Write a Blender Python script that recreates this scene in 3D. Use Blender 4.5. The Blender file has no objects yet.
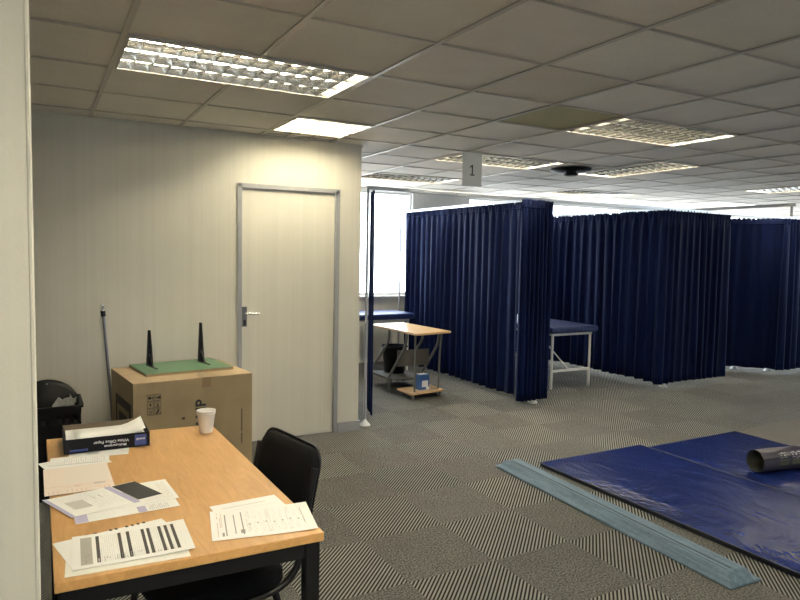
import bpy, bmesh, math, random
from mathutils import Vector, Matrix
random.seed(7)
PI = math.pi
S = bpy.context.scene
COL = S.collection

# ------------------------------------------------------------------ camera
CAM_H = 1.5465
yaw, pit, rol = -0.50396, -0.070385, 0.018369
cy, sy = math.cos(yaw), math.sin(yaw)
r0 = Vector((cy, sy, 0)); f0 = Vector((-sy, cy, 0)); u0 = Vector((0, 0, 1))
fw = f0*math.cos(pit) + u0*math.sin(pit)
up = -f0*math.sin(pit) + u0*math.cos(pit)
R3 = r0*math.cos(rol) + up*math.sin(rol)
U3 = -r0*math.sin(rol) + up*math.cos(rol)
cd = bpy.data.cameras.new('camera'); cam = bpy.data.objects.new('camera', cd); COL.objects.link(cam)
m = Matrix((R3, U3, -fw)).transposed().to_4x4(); m.translation = Vector((0, 0, CAM_H))
cam.matrix_world = m
cd.sensor_width = 36; cd.lens = 36*657.18/800; cd.clip_start = .02; cd.clip_end = 200
S.camera = cam

# ------------------------------------------------------------------ world, exposure
S.view_settings.view_transform = 'Standard'; S.view_settings.look = 'None'
S.view_settings.gamma = 1; S.view_settings.use_curve_mapping = False
S.view_settings.exposure = 0.95
TUBE_E = 25.0
w = bpy.data.worlds.new('sky'); S.world = w; w.use_nodes = True
nt = w.node_tree; bg = nt.nodes['Background']
tc = nt.nodes.new('ShaderNodeTexCoord'); sx = nt.nodes.new('ShaderNodeSeparateXYZ')
cr = nt.nodes.new('ShaderNodeValToRGB'); mr = nt.nodes.new('ShaderNodeMapRange')
nt.links.new(tc.outputs['Generated'], sx.inputs[0]); nt.links.new(sx.outputs['Z'], mr.inputs['Value'])
mr.inputs['From Min'].default_value = -1; mr.inputs['From Max'].default_value = 1
cr.color_ramp.elements[0].position = .44; cr.color_ramp.elements[0].color = (.62, .64, .66, 1)
cr.color_ramp.elements[1].position = .52; cr.color_ramp.elements[1].color = (.80, .89, 1.0, 1)
nt.links.new(mr.outputs[0], cr.inputs[0]); nt.links.new(cr.outputs[0], bg.inputs['Color'])
bg.inputs['Strength'].default_value = 7.0

T = 2.4552          # ceiling height
YW = 5.13           # partition face
YB = 8.3            # window wall
XR = 13.5; XL = -1.46; YN = -3.0
WINS = [(2.75, 4.76), (5.75, 6.85), (7.25, 9.05), (9.35, 11.15), (11.45, 13.2)]
WZ0, WZ1 = .95, 2.41
RWINS = [(-1.2, .6), (.9, 2.7), (3.0, 4.8), (5.1, 6.9)]
FILL_WINS = [(-.3, .3)]  # unseen window behind the camera, added to brighten the near stub wall
def portal(loc, rot, sx_, sy_):
    l = bpy.data.lights.new('window_portal', 'AREA'); l.shape = 'RECTANGLE'; l.size = sx_; l.size_y = sy_
    l.cycles.is_portal = True
    o = bpy.data.objects.new('window_portal', l); COL.objects.link(o); o.location = loc; o.rotation_euler = rot
for a, b in WINS: portal(((a+b)/2, YB+.2, (WZ0+WZ1)/2), (-PI/2, 0, 0), b-a, WZ1-WZ0)
for a, b in RWINS: portal((XR+.2, (a+b)/2, (WZ0+WZ1)/2), (PI/2, 0, PI/2), b-a, WZ1-WZ0)

for a, b in FILL_WINS: portal(((a+b)/2, YN-.2, (WZ0+WZ1)/2), (PI/2, 0, 0), b-a, WZ1-WZ0)  # portal for the added window behind the camera

# ------------------------------------------------------------------ materials
class NM:
    def __init__(s, name):
        s.m = bpy.data.materials.new(name); s.m.use_nodes = True; s.t = s.m.node_tree
        s.b = s.t.nodes['Principled BSDF']
    def n(s, typ, **k):
        o = s.t.nodes.new(typ)
        for a, v in k.items(): setattr(o, a, v)
        return o
    def l(s, a, b): s.t.links.new(a, b)
    def math(s, op, a, b=None, c=None):
        o = s.n('ShaderNodeMath', operation=op)
        for i, v in enumerate((a, b, c)):
            if v is None: continue
            if isinstance(v, (int, float)): o.inputs[i].default_value = v
            else: s.l(v, o.inputs[i])
        return o.outputs[0]
    def pos(s): return s.n('ShaderNodeNewGeometry').outputs['Position']
    def obj(s): return s.n('ShaderNodeTexCoord').outputs['Object']
    def noise(s, vec, scale, detail=3, rough=.6, dist=0):
        o = s.n('ShaderNodeTexNoise'); s.l(vec, o.inputs['Vector'])
        o.inputs['Scale'].default_value = scale; o.inputs['Detail'].default_value = detail
        o.inputs['Roughness'].default_value = rough; o.inputs['Distortion'].default_value = dist
        return o.outputs['Fac']
    def mapv(s, vec, scale=(1, 1, 1), rot=(0, 0, 0)):
        o = s.n('ShaderNodeMapping'); s.l(vec, o.inputs[0])
        o.inputs['Scale'].default_value = scale; o.inputs['Rotation'].default_value = rot
        return o.outputs[0]
    def mix(s, f, a, b):
        o = s.n('ShaderNodeMix', data_type='RGBA')
        if isinstance(f, (int, float)): o.inputs[0].default_value = f
        else: s.l(f, o.inputs[0])
        for i, v in ((6, a), (7, b)):
            if isinstance(v, tuple): o.inputs[i].default_value = (*v, 1)
            else: s.l(v, o.inputs[i])
        return o.outputs[2]
    def ramp(s, f, p0, p1):
        o = s.n('ShaderNodeMapRange'); s.l(f, o.inputs[0])
        o.inputs[1].default_value = p0; o.inputs[2].default_value = p1
        return o.outputs[0]
    def bump(s, h, strength=.3, dist=.01):
        o = s.n('ShaderNodeBump'); s.l(h, o.inputs['Height'])
        o.inputs['Strength'].default_value = strength; o.inputs['Distance'].default_value = dist
        s.l(o.outputs[0], s.b.inputs['Normal'])
    def col(s, c):
        if isinstance(c, tuple): s.b.inputs['Base Color'].default_value = (*c, 1)
        else: s.l(c, s.b.inputs['Base Color'])
def mat(name, c, rough=.5, metal=0, spec=.5, var=0, vscale=20, bump=0, bscale=60, bdist=.003, sheen=0):
    k = NM(name); k.b.inputs['Roughness'].default_value = rough; k.b.inputs['Metallic'].default_value = metal
    k.b.inputs['Specular IOR Level'].default_value = spec
    if sheen: k.b.inputs['Sheen Weight'].default_value = sheen
    if var:
        f = k.noise(k.obj(), vscale)
        k.col(k.mix(k.ramp(f, .3, .7), tuple(x*(1-var) for x in c), tuple(min(1, x*(1+var)) for x in c)))
    else: k.col(c)
    if bump: k.bump(k.noise(k.obj(), bscale), bump, bdist)
    return k.m
M = {}
# carpet tiles: 0.5 m, striped diagonally / flecked plain in a chequer
k = NM('carpet'); k.b.inputs['Roughness'].default_value = .95; k.b.inputs['Specular IOR Level'].default_value = .15
P = k.pos(); sp = k.n('ShaderNodeSeparateXYZ'); k.l(P, sp.inputs[0]); X, Y = sp.outputs[0], sp.outputs[1]
ix = k.math('FLOOR', k.math('MULTIPLY', k.math('SUBTRACT', X, 2.0067), 2.0)); iy = k.math('FLOOR', k.math('MULTIPLY', k.math('SUBTRACT', Y, 3.0941), 2.0))
par = k.math('FLOORED_MODULO', k.math('ADD', ix, iy), 2.0)
st = k.math('SINE', k.math('MULTIPLY', k.math('SUBTRACT', X, Y), 2*PI*20*2))
wob = k.math('MULTIPLY', k.math('SUBTRACT', k.noise(P, 260, 2), .5), 1.2)
stf = k.ramp(k.math('ADD', st, wob), -.35, .35)
fine = k.noise(P, 105, 5, .9)
blot = k.noise(P, 7, 4, .7)
stripe = k.mix(stf, (.010, .010, .009), (.235, .230, .208))
plain = k.mix(k.ramp(fine, .43, .57), (.014, .014, .013), (.205, .200, .180))
tint = k.n('ShaderNodeTexWhiteNoise', noise_dimensions='2D'); cb = k.n('ShaderNodeCombineXYZ'); k.l(ix, cb.inputs[0]); k.l(iy, cb.inputs[1]); k.l(cb.outputs[0], tint.inputs['Vector'])
base = k.mix(par, plain, stripe)
v = k.math('ADD', k.math('MULTIPLY', tint.outputs['Value'], .22), k.math('ADD', .70, k.math('MULTIPLY', blot, .38)))
hs = k.n('ShaderNodeHueSaturation'); k.l(base, hs.inputs['Color']); k.l(v, hs.inputs['Value'])
k.col(hs.outputs[0]); k.bump(k.math('ADD', k.math('MULTIPLY', stf, par), fine), .35, .003); M['carpet'] = k.m
# wall vinyl with faint vertical ribs
def wallmat(name, c):
    k = NM(name); P = k.pos(); k.b.inputs['Roughness'].default_value = .62
    rib = k.noise(k.mapv(P, (38, 38, .25)), 1, 2, .5)
    blot = k.noise(P, 1.7, 3)
    f = k.math('ADD', k.math('MULTIPLY', rib, .6), k.math('MULTIPLY', blot, .4))
    k.col(k.mix(k.ramp(f, .3, .7), tuple(x*.93 for x in c), tuple(x*1.04 for x in c)))
    k.bump(k.noise(P, 220, 2), .12, .002); return k.m
M['wall'] = wallmat('wall_vinyl', (.60, .575, .50))
M['wall_white'] = wallmat('wall_white', (.70, .70, .68))
M['door'] = wallmat('door_paint', (.62, .59, .51))
M['frame_grey'] = mat('frame_grey', (.33, .33, .34), .4, .2)
M['alu'] = mat('aluminium', (.62, .64, .67), .32, .85)
M['steel'] = mat('dull_steel', (.20, .20, .22), .35, .8)
M['chrome'] = mat('chrome', (.8, .8, .8), .16, 1)
# ceiling tile
def ceil(name, c):
    k = NM(name); P = k.pos(); k.b.inputs['Roughness'].default_value = .85
    sp_ = k.ramp(k.noise(P, 130, 3, .75), .60, .70); blot = k.noise(P, 2.2, 3)
    base = k.mix(k.ramp(blot, .3, .7), tuple(x*.93 for x in c), tuple(x*1.05 for x in c))
    k.col(k.mix(k.math('MULTIPLY', sp_, .5), base, tuple(x*.35 for x in c)))
    k.bump(k.noise(P, 150, 2), .25, .002); return k.m
M['tile'] = ceil('ceiling_tile', (.76, .71, .63))
M['tile_stain'] = ceil('ceiling_tile_yellowed', (.44, .40, .22))
M['tile_warm'] = ceil('ceiling_tile_aged', (.66, .60, .50))
M['grid'] = mat('ceiling_grid_paint', (.52, .48, .42), .45, .1)
def emis(name, c, e):
    k = NM(name); k.col(c); k.b.inputs['Emission Color'].default_value = (*c, 1); k.b.inputs['Emission Strength'].default_value = e; return k.m
M['tube'] = emis('fluorescent_tube', (1.0, .90, .73), TUBE_E)
M['tube_new'] = emis('bright_fluorescent_tube', (1.0, .92, .70), TUBE_E*2.4)
M['louvre'] = mat('louvre_aluminium', (.42, .42, .40), .14, .95, var=.05, vscale=60)
M['louvre_matte'] = mat('louvre_pale', (.42, .40, .33), .4, .3)
M['fixwhite'] = mat('fixture_white', (.8, .8, .77), .4)
# wood
def wood(name, a, b, axis, rough=.38):
    k = NM(name); P = k.obj()
    sc = (9, 1.1, 9) if axis == 1 else (1.1, 9, 9)
    g = k.noise(k.mapv(P, sc), 4.5, 5, .65, .9); g2 = k.noise(k.mapv(P, tuple(q*5 for q in sc)), 7, 3, .7)
    f = k.math('ADD', k.math('MULTIPLY', g, .7), k.math('MULTIPLY', g2, .3))
    k.col(k.mix(k.ramp(f, .32, .68), a, b)); k.b.inputs['Roughness'].default_value = rough
    k.bump(g2, .05, .001); return k.m
M['beech'] = wood('beech_veneer', (.50, .265, .088), (.66, .385, .150), 1)
M['beech_edge'] = wood('beech_edge', (.50, .29, .10), (.58, .35, .14), 0, .5)
M['desk_wood'] = wood('desk_veneer', (.55, .36, .18), (.66, .45, .25), 1, .3)
M['black_metal'] = mat('black_metal', (.006, .006, .007), .42, .2)
M['black_fabric'] = mat('black_fabric', (.0035, .0035, .004), .9, spec=.2, bump=.4, bscale=300)
M['black_plastic'] = mat('black_plastic', (.005, .005, .0055), .5, spec=.25, var=.2)
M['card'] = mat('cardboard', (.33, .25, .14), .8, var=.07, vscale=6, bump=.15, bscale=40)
M['card_dark'] = mat('cardboard_dark_print', (.06, .05, .04), .8)  # dark print on the carton, also the slot between its top flaps
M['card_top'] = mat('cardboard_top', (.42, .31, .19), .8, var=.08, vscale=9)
M['ptape'] = mat('brown_tape', (.27, .18, .095), .3)
M['ink'] = mat('black_ink', (.02, .02, .02), .6)
M['ink_grey'] = mat('grey_ink', (.33, .32, .30), .8)
M['ink_light'] = mat('faint_ink', (.60, .59, .55), .8)
M['ink_panel'] = mat('grey_panel_ink', (.42, .41, .36), .8)
M['bar_ink'] = mat('dark_bar_ink', (.07, .065, .055), .7)
M['lav'] = mat('lavender_ink', (.50, .48, .66), .7)
M['red_ink'] = mat('red_ink', (.62, .38, .32), .8)
M['paper'] = mat('paper', (.90, .90, .86), .75)
M['paper_cream'] = mat('cream_paper', (.87, .86, .78), .75)
M['paper_pink'] = mat('pink_form_paper', (.86, .75, .65), .75)
M['pink_ink'] = mat('pink_ink', (.74, .50, .40), .8)
M['pink_pale'] = mat('pale_form_field', (.83, .76, .66), .8)
M['reambrown'] = mat('unprinted_board', (.21, .165, .115), .8)
M['reamblack'] = mat('ream_box_black', (.006, .006, .010), .5, spec=.2)
M['reamblue'] = mat('ream_box_blue', (.035, .07, .28), .35)
M['white_print'] = mat('white_print', (.75, .76, .8), .5)
M['cup'] = mat('foam_cup', (.86, .84, .80), .6, bump=.1, bscale=200)
M['green'] = mat('green_laminate', (.10, .205, .115), .45, var=.08, vscale=12)
M['board_edge'] = mat('chipboard_edge', (.33, .24, .14), .8)
# curtain
k = NM('navy_curtain'); P = k.obj(); k.b.inputs['Roughness'].default_value = .72
k.col(k.mix(k.ramp(k.noise(k.mapv(P, (6, 6, .4)), 3, 3), .3, .7), (.0018, .0052, .028), (.003, .010, .056)))
k.b.inputs['Sheen Weight'].default_value = .06; k.b.inputs['Sheen Tint'].default_value = (.25, .35, .8, 1)
k.bump(k.noise(P, 400, 2), .15, .001); k.b.inputs['Specular IOR Level'].default_value = .12; M['curtain'] = k.m
def vinyl(name, a, rough=.3, sc=3.2):
    k = NM(name); P = k.obj(); k.b.inputs['Roughness'].default_value = rough
    n1 = k.noise(k.mapv(P, (1, .45, 1), (0, 0, .5)), sc, 4, .55, 1.4); n2 = k.noise(P, 40, 2)
    k.col(k.mix(k.ramp(n1, .3, .7), tuple(x*.8 for x in a), a))
    k.bump(n1, .42, .06); k.b.inputs['Specular IOR Level'].default_value = .38; return k.m
M['vinyl'] = vinyl('navy_vinyl', (.008, .019, .115), .26, 2.4)
M['vinyl_bed'] = vinyl('navy_bed_vinyl', (.014, .026, .11), .38, 5)
M['mat_edge'] = mat('mat_dark_edging', (.008, .009, .016), .5)
k = NM('worn_blue_foam'); P = k.obj(); k.b.inputs['Roughness'].default_value = .75
g = k.noise(k.mapv(P, (16, 1.0, 16)), 2.2, 5, .7, .6); g2 = k.noise(P, 55, 4, .75)
k.col(k.mix(k.ramp(k.math('ADD', k.math('MULTIPLY', g, .7), k.math('MULTIPLY', g2, .3)), .36, .64), (.058, .098, .130), (.145, .215, .285)))
k.bump(g, .3, .006); M['beam'] = k.m
M['white_metal'] = mat('white_enamel', (.72, .71, .68), .35)
M['grey_metal'] = mat('grey_enamel', (.15, .148, .135), .4, .3)
M['greypanel'] = mat('grey_panel', (.14, .13, .11), .6)
M['brownmat'] = mat('brown_mat', (.105, .092, .072), .85, var=.08, vscale=8)
M['rollout'] = mat('roll_purple_grey', (.050, .045, .066), .3, var=.25, vscale=14)
M['rollin'] = mat('roll_inside', (.022, .021, .012), .8)
M['rollprint'] = mat('roll_pale_print', (.55, .56, .62), .6)
M['rollolive'] = mat('roll_olive_print', (.10, .11, .06), .6)
M['blue_box'] = mat('blue_carton', (.035, .11, .32), .5)
M['foil'] = mat('crumpled_grey_wrapper', (.45, .45, .44), .4, bump=.6, bscale=30, bdist=.01)
k = NM('window_glass'); g = k.n('ShaderNodeBsdfGlossy'); t_ = k.n('ShaderNodeBsdfTransparent'); mx = k.n('ShaderNodeMixShader')
g.inputs['Roughness'].default_value = .02; t_.inputs['Color'].default_value = (.95, .97, .97, 1); mx.inputs[0].default_value = .05
k.l(t_.outputs[0], mx.inputs[1]); k.l(g.outputs[0], mx.inputs[2]); k.l(mx.outputs[0], k.t.nodes['Material Output'].inputs[0]); M['glass'] = k.m

# ------------------------------------------------------------------ mesh helpers
class MB:
    def __init__(s, *mats): s.v = []; s.f = []; s.mi = []; s.sm = []; s.mats = list(mats)
    def mid(s, m_):
        if m_ is None: return 0
        if m_ not in s.mats: s.mats.append(m_)
        return s.mats.index(m_)
    def add(s, vs, fs, m_=None, smooth=False):
        o = len(s.v); s.v += [tuple(q) for q in vs]; i = s.mid(m_)
        for f in fs: s.f.append(tuple(o+a for a in f)); s.mi.append(i); s.sm.append(smooth)
        return s
    def box(s, x0, y0, z0, x1, y1, z1, m_=None):
        vs = [(x, y, z) for z in (z0, z1) for y in (y0, y1) for x in (x0, x1)]
        return s.add(vs, [(0, 2, 3, 1), (4, 5, 7, 6), (0, 1, 5, 4), (2, 6, 7, 3), (0, 4, 6, 2), (1, 3, 7, 5)], m_)
    def hexa(s, b, t, m_=None):     # four base points, four top points
        return s.add(list(b)+list(t), [(3, 2, 1, 0), (4, 5, 6, 7), (0, 1, 5, 4), (1, 2, 6, 5), (2, 3, 7, 6), (3, 0, 4, 7)], m_)
    def prism(s, poly, z0, z1, m_=None, smooth=False):
        n = len(poly)
        s.add([(x, y, z0) for x, y in poly]+[(x, y, z1) for x, y in poly], [tuple(range(n-1, -1, -1)), tuple(range(n, 2*n))], m_)
        return s.add([(x, y, z0) for x, y in poly]+[(x, y, z1) for x, y in poly], [(i, (i+1) % n, n+(i+1) % n, n+i) for i in range(n)], m_, smooth)
    def tube(s, pts, r, seg=10, m_=None, round_=0):
        pts = [Vector(p) for p in pts]
        if round_:
            q = [pts[0]]
            for i in range(1, len(pts)-1):
                a, b, c = pts[i-1], pts[i], pts[i+1]
                d1 = min(round_, (a-b).length*.45); d2 = min(round_, (c-b).length*.45)
                p1 = b+(a-b).normalized()*d1; p2 = b+(c-b).normalized()*d2
                for j in range(6):
                    t = j/5; q.append(p1*(1-t)**2+b*2*t*(1-t)+p2*t*t)
            q.append(pts[-1]); pts = q
        n = len(pts); rr = r if isinstance(r, (list, tuple)) else [r]*n
        d = (pts[1]-pts[0]).normalized(); ref = Vector((0, 0, 1)) if abs(d.z) < .9 else Vector((1, 0, 0))
        a = d.cross(ref).normalized(); vs = []
        for i, p in enumerate(pts):
            if i == 0: d = pts[1]-p
            elif i == n-1: d = p-pts[i-1]
            else: d = (pts[i+1]-p).normalized()+(p-pts[i-1]).normalized()
            d.normalize(); a = (a-d*a.dot(d)).normalized(); b = d.cross(a)
            for j in range(seg):
                t = 2*PI*j/seg; vs.append(p+(a*math.cos(t)+b*math.sin(t))*rr[i])
        s.add(vs, [(i*seg+j, i*seg+(j+1) % seg, (i+1)*seg+(j+1) % seg, (i+1)*seg+j) for i in range(n-1) for j in range(seg)], m_, True)
        return s.add(vs[:seg]+vs[-seg:], [tuple(range(seg-1, -1, -1)), tuple(range(seg, 2*seg))], m_)
    def lathe(s, prof, c=(0, 0, 0), seg=24, m_=None, smooth=True, cap=True):
        n = len(prof); vs = [(c[0]+r*math.cos(2*PI*j/seg), c[1]+r*math.sin(2*PI*j/seg), c[2]+z) for r, z in prof for j in range(seg)]
        s.add(vs, [(i*seg+j, i*seg+(j+1) % seg, (i+1)*seg+(j+1) % seg, (i+1)*seg+j) for i in range(n-1) for j in range(seg)], m_, smooth)
        if cap: s.add(vs[:seg]+vs[-seg:], [tuple(range(seg-1, -1, -1)), tuple(range(seg, 2*seg))], m_)
        return s
    def xform(s, mtx, start=0):
        for i in range(start, len(s.v)): s.v[i] = tuple(mtx @ Vector(s.v[i]))
        return s
    def build(s, name, parent=None, world=False, bevel=0, seg=2):
        me = bpy.data.meshes.new(name)
        off = Vector(parent.location) if (world and parent) else Vector((0, 0, 0))
        me.from_pydata([tuple(Vector(v)-off) for v in s.v], [], s.f)
        for m_ in s.mats: me.materials.append(m_)
        for p, i, sm in zip(me.polygons, s.mi, s.sm): p.material_index = i; p.use_smooth = sm
        me.update()
        o = bpy.data.objects.new(name, me); COL.objects.link(o)
        if parent: o.parent = parent
        if bevel:
            bm = bmesh.new(); bm.from_mesh(me); bmesh.ops.remove_doubles(bm, verts=bm.verts, dist=1e-5); bm.to_mesh(me); bm.free()
            b = o.modifiers.new('bevel', 'BEVEL'); b.width = bevel; b.segments = seg; b.limit_method = 'ANGLE'; b.angle_limit = .6
        return o
def thing(name, label, cat, loc=(0, 0, 0), rz=0, group=None):
    o = bpy.data.objects.new(name, None); COL.objects.link(o); o.empty_display_size = .1
    o.location = loc; o.rotation_euler = (0, 0, rz); return tag(o, label, cat, group)
def tag(o, label, cat, group=None, kind=None):
    o['label'] = label; o['category'] = cat
    if group: o['group'] = group
    if kind: o['kind'] = kind
    return o
def struct(mb, name, parent=None, label=None, **k):
    o = mb.build(name, parent, **k); o['kind'] = 'structure'
    if label: o['label'] = label
    return o
def text(mb, body, size, mtx, m_, bold=0, font=None):
    cu = bpy.data.curves.new('t', 'FONT'); cu.body = body; cu.size = size; cu.align_x = 'CENTER'; cu.align_y = 'CENTER'; cu.offset = bold
    o = bpy.data.objects.new('t', cu); COL.objects.link(o)
    bpy.context.view_layer.update()
    me = bpy.data.meshes.new_from_object(o.evaluated_get(bpy.context.evaluated_depsgraph_get()))
    mb.add([mtx @ v.co for v in me.vertices], [tuple(p.vertices) for p in me.polygons], m_)
    bpy.data.objects.remove(o); bpy.data.curves.remove(cu); bpy.data.meshes.remove(me)

# ------------------------------------------------------------------ structure
gx = lambda i: -.2608+.6*i
gy = lambda j: 3.0922+.6*j
struct(MB(M['carpet']).box(XL-.1, YN-.1, -.1, XR+.1, YB+.1, 0), 'floor')
# fixtures occupy ceiling cells: (x0,y0,x1,y1)
FIX = [(gx(1), gy(0), gx(3), gy(1)), (gx(3), gy(2), gx(4), 5.122), (gx(6), gy(0), gx(8), gy(1)), (gx(6), gy(3), gx(8), gy(4)),
       (gx(6), gy(6), gx(8), gy(7)), (gx(9), gy(2), gx(10), gy(4)), (gx(14), gy(2), gx(15), gy(4)),
       (gx(1), gy(-4), gx(3), gy(-3)), (gx(6), gy(-4), gx(8), gy(-3)), (gx(11), gy(-3), gx(13), gy(-2)), (gx(1), gy(-6), gx(3), gy(-5)), (gx(11), gy(6), gx(13), gy(7)), (gx(16), gy(6), gx(18), gy(7))]  # starts with unseen fixtures, added to warm the near wall, table and mats
c = MB(M['tile'], M['tile_stain'], M['tile_warm'])
xs = [XL]+[gx(i) for i in range(-1, 23)]+[XR]; ys = [YN]+[gy(j) for j in range(-10, 9)]+[YB]
for a in range(len(xs)-1):
    for b in range(len(ys)-1):
        x0, x1, y0, y1 = xs[a], xs[a+1], ys[b], ys[b+1]; mx_, my_ = (x0+x1)/2, (y0+y1)/2
        if any(f[0] < mx_ < f[2] and f[1] < my_ < f[3] for f in FIX):
            if x0 > 1.5 and x1 < 2.2 and 5.25 > y1 > 5.0 or (gx(3)-.01 < x0 < gx(3)+.01 and y0 < 5.12 < y1):
                c.box(x0, 5.125, T+.008, x1, y1, T+.02, M['tile'])
            continue
        mm = M['tile']
        if abs(x0-gx(5)) < .01 and abs(y0-gy(0)) < .01: mm = M['tile_stain']
        if abs(x0-gx(4)) < .01 and abs(y0-gy(-1)) < .01: mm = M['tile_warm']
        dz = random.choice((0, 0, .0015))
        c.box(x0+.004, y0+.008, T+.008+dz, x1-.004, y1-.008, T+.02+dz, mm)
struct(c, 'ceiling')
g = MB(M['grid'])
for x in xs: g.box(x-.012, YN, T+.0, x+.012, YB, T+.006)
for y in ys:
    segs = [(XL, XR)]
    for f in FIX:
        if f[1]+.01 < y < f[3]-.01:
            ns = []
            for a, b in segs:
                if a < f[0] < b: ns += [(a, f[0]), (f[2], b)]
                else: ns.append((a, b))
            segs = ns
    for a, b in segs: g.box(a, y-.0045, T+.001, b, y+.0045, T+.007)
# remove bars that cross fixtures in the other direction
g2 = MB(M['grid'])
for i in range(0, len(g.v), 8):
    xx = [g.v[i+q][0] for q in range(8)]; yy = [g.v[i+q][1] for q in range(8)]
    x0, x1, y0, y1 = min(xx), max(xx), min(yy), max(yy)
    if y1-y0 > 5:
        cuts = sorted([(f[1], f[3]) for f in FIX if f[0]+.02 < (x0+x1)/2 < f[2]-.02]); y = y0
        for a, b in cuts: g2.box(x0, y, T, x1, a, T+.006); y = b
        g2.box(x0, y, T, x1, y1, T+.006)
    else: g2.box(x0, y0, T+.001, x1, y1, T+.007)
struct(g2, 'trim_1', label='pale metal grid bars between the ceiling tiles')
# slab above the suspended ceiling keeps the sky out
struct(MB(M['wall_white']).box(XL-.2, YN-.2, T+.25, XR+.2, YB+.2, T+.35), 'ceiling_slab')

# partition with door hole
DX0, DX1, DZ = 1.375, 2.225, 2.065
wb = MB(M['wall'])
wb.box(XL, YW, 0, DX0, YW+.12, T+.008); wb.box(DX0, YW, DZ, DX1, YW+.12, T+.008); wb.box(DX1, YW, 0, 2.43, YW+.12, T+.008)
struct(wb, 'wall_back')
struct(MB(M['wall']).box(2.31, YW+.12, 0, 2.43, YB, T+.008), 'wall_passage')
df = MB(M['frame_grey'])
df.box(DX0-.005, YW-.012, 0, DX0+.028, YW+.06, DZ+.005); df.box(DX1-.030, YW-.012, 0, DX1+.005, YW+.06, DZ+.005)
df.box(DX0-.005, YW-.012, DZ-.028, DX1+.005, YW+.06, DZ+.005)
door = bpy.data.objects.new('door_1', None); COL.objects.link(door); door.location = (1.8, YW, 0); door['kind'] = 'structure'
door['label'] = 'cream flush door with a lever handle in a grey frame'
df.build('door_frame', door, True, bevel=.003)
MB(M['door']).box(DX0+.031, YW+.012, .008, DX1-.033, YW+.052, DZ-.031).build('door_leaf', door, True, bevel=.002)
hp = MB(M['steel']); hp.box(1.408, YW+.004, .945, 1.448, YW+.012, 1.105); hpo = hp.build('handle_plate', door, True, bevel=.003)
hd = MB(M['chrome']).tube([(1.428, YW+.006, 1.055), (1.428, YW-.045, 1.055), (1.528, YW-.050, 1.052)], .009, 10, round_=.02); hd.build('lever_handle', door, True)
lk = MB(M['ink']).box(1.418, YW+.0, .955, 1.438, YW+.005, 1.0); lk.build('keyhole_cover', door, True)
struct(MB(M['frame_grey']).box(DX1+.006, YW-.014, 0, 2.444, YW-.0005, .085).box(2.4305, YW-.014, 0, 2.444, YW+.14, .085), 'baseboard_back', bevel=.002)
struct(MB(M['frame_grey']).box(XL, YW-.014, 0, DX0-.006, YW-.0005, .085), 'baseboard_back_left', bevel=.002)
struct(MB(M['wall']).box(XL, YW-.008, T-.02, 2.435, YW-.0005, T-.001), 'trim_2', label='thin cream trim along the top of the partition')
# stub wall close to the camera
struct(MB(M['wall']).box(XL, 1.22, 0, -.013, 1.36, T+.0), 'wall_left_stub')
sb = MB(M['door']).box(-.013, 1.218, 0, -.006, 1.362, T)
struct(sb, 'trim_3', label='pale capping down the end of the near wall', bevel=.002)
# outer walls
struct(MB(M['wall']).box(XL-.12, YN, 0, XL, YB, T+.2), 'wall_left')
def winwall(name, wins, along, lo, hi, at, th):
    b = MB(M['wall_white']); e = [lo]+[q for p in wins for q in p]+[hi]
    def bx(a, c_, z0, z1, m_=None):
        if along == 'x': b.box(a, at, z0, c_, at+th, z1, m_)
        else: b.box(at, a, z0, at+th, c_, z1, m_)
    for i in range(0, len(e), 2): bx(e[i], e[i+1], 0, T+.2)
    for a, c_ in wins: bx(a, c_, 0, WZ0, M['wall']); bx(a, c_, WZ1, T+.2)
    struct(b, name)
winwall('wall_windows', WINS, 'x', 2.31, XR, YB, .15)
winwall('wall_right', RWINS, 'y', YN, YB, XR, .15)
winwall('wall_front', FILL_WINS, 'x', XL, XR, YN-.15, .15)
wn = [0]
def window(along, a, c_, yb=None):
    wn[0] += 1
    r = bpy.data.objects.new('window_%d' % wn[0], None); COL.objects.link(r); r['kind'] = 'structure'
    r.location = ((a+c_)/2, (YB if yb is None else yb)+.06, WZ0) if along == 'x' else (XR+.06, (a+c_)/2, WZ0)
    L = (c_-a)/2-.001; H = WZ1-WZ0-.001; f = MB(M['wall_white']); gl = MB(M['glass']); sl = MB(M['wall_white'])
    def bx(mb, u0_, v0, z0, u1_, v1, z1):
        if along == 'x': mb.box(u0_, v0, z0, u1_, v1, z1)
        else: mb.box(v0, u0_, z0, v1, u1_, z1)
    bx(f, -L, -.02, .001, -L+.025, .03, H); bx(f, L-.025, -.02, .001, L, .03, H); bx(f, -L+.025, -.02, .001, L-.025, .03, .04); bx(f, -L+.025, -.02, H-.025, L-.025, .03, H)
    bx(gl, -L+.025, .003, .04, L-.025, .007, H-.025)
    bx(sl, -L-.03, -.14, -.022, L+.03, -.0605, .0)
    f.build('window_frame', r); gl.build('glass_pane', r)
    if yb is None: sl.build('window_sill', r)
for a, b in WINS: window('x', a, b)
for a, b in RWINS: window('y', a, b)
for a, b in FILL_WINS: window('x', a, b, YN-.15)  # added fill window, out of view behind the camera

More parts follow.
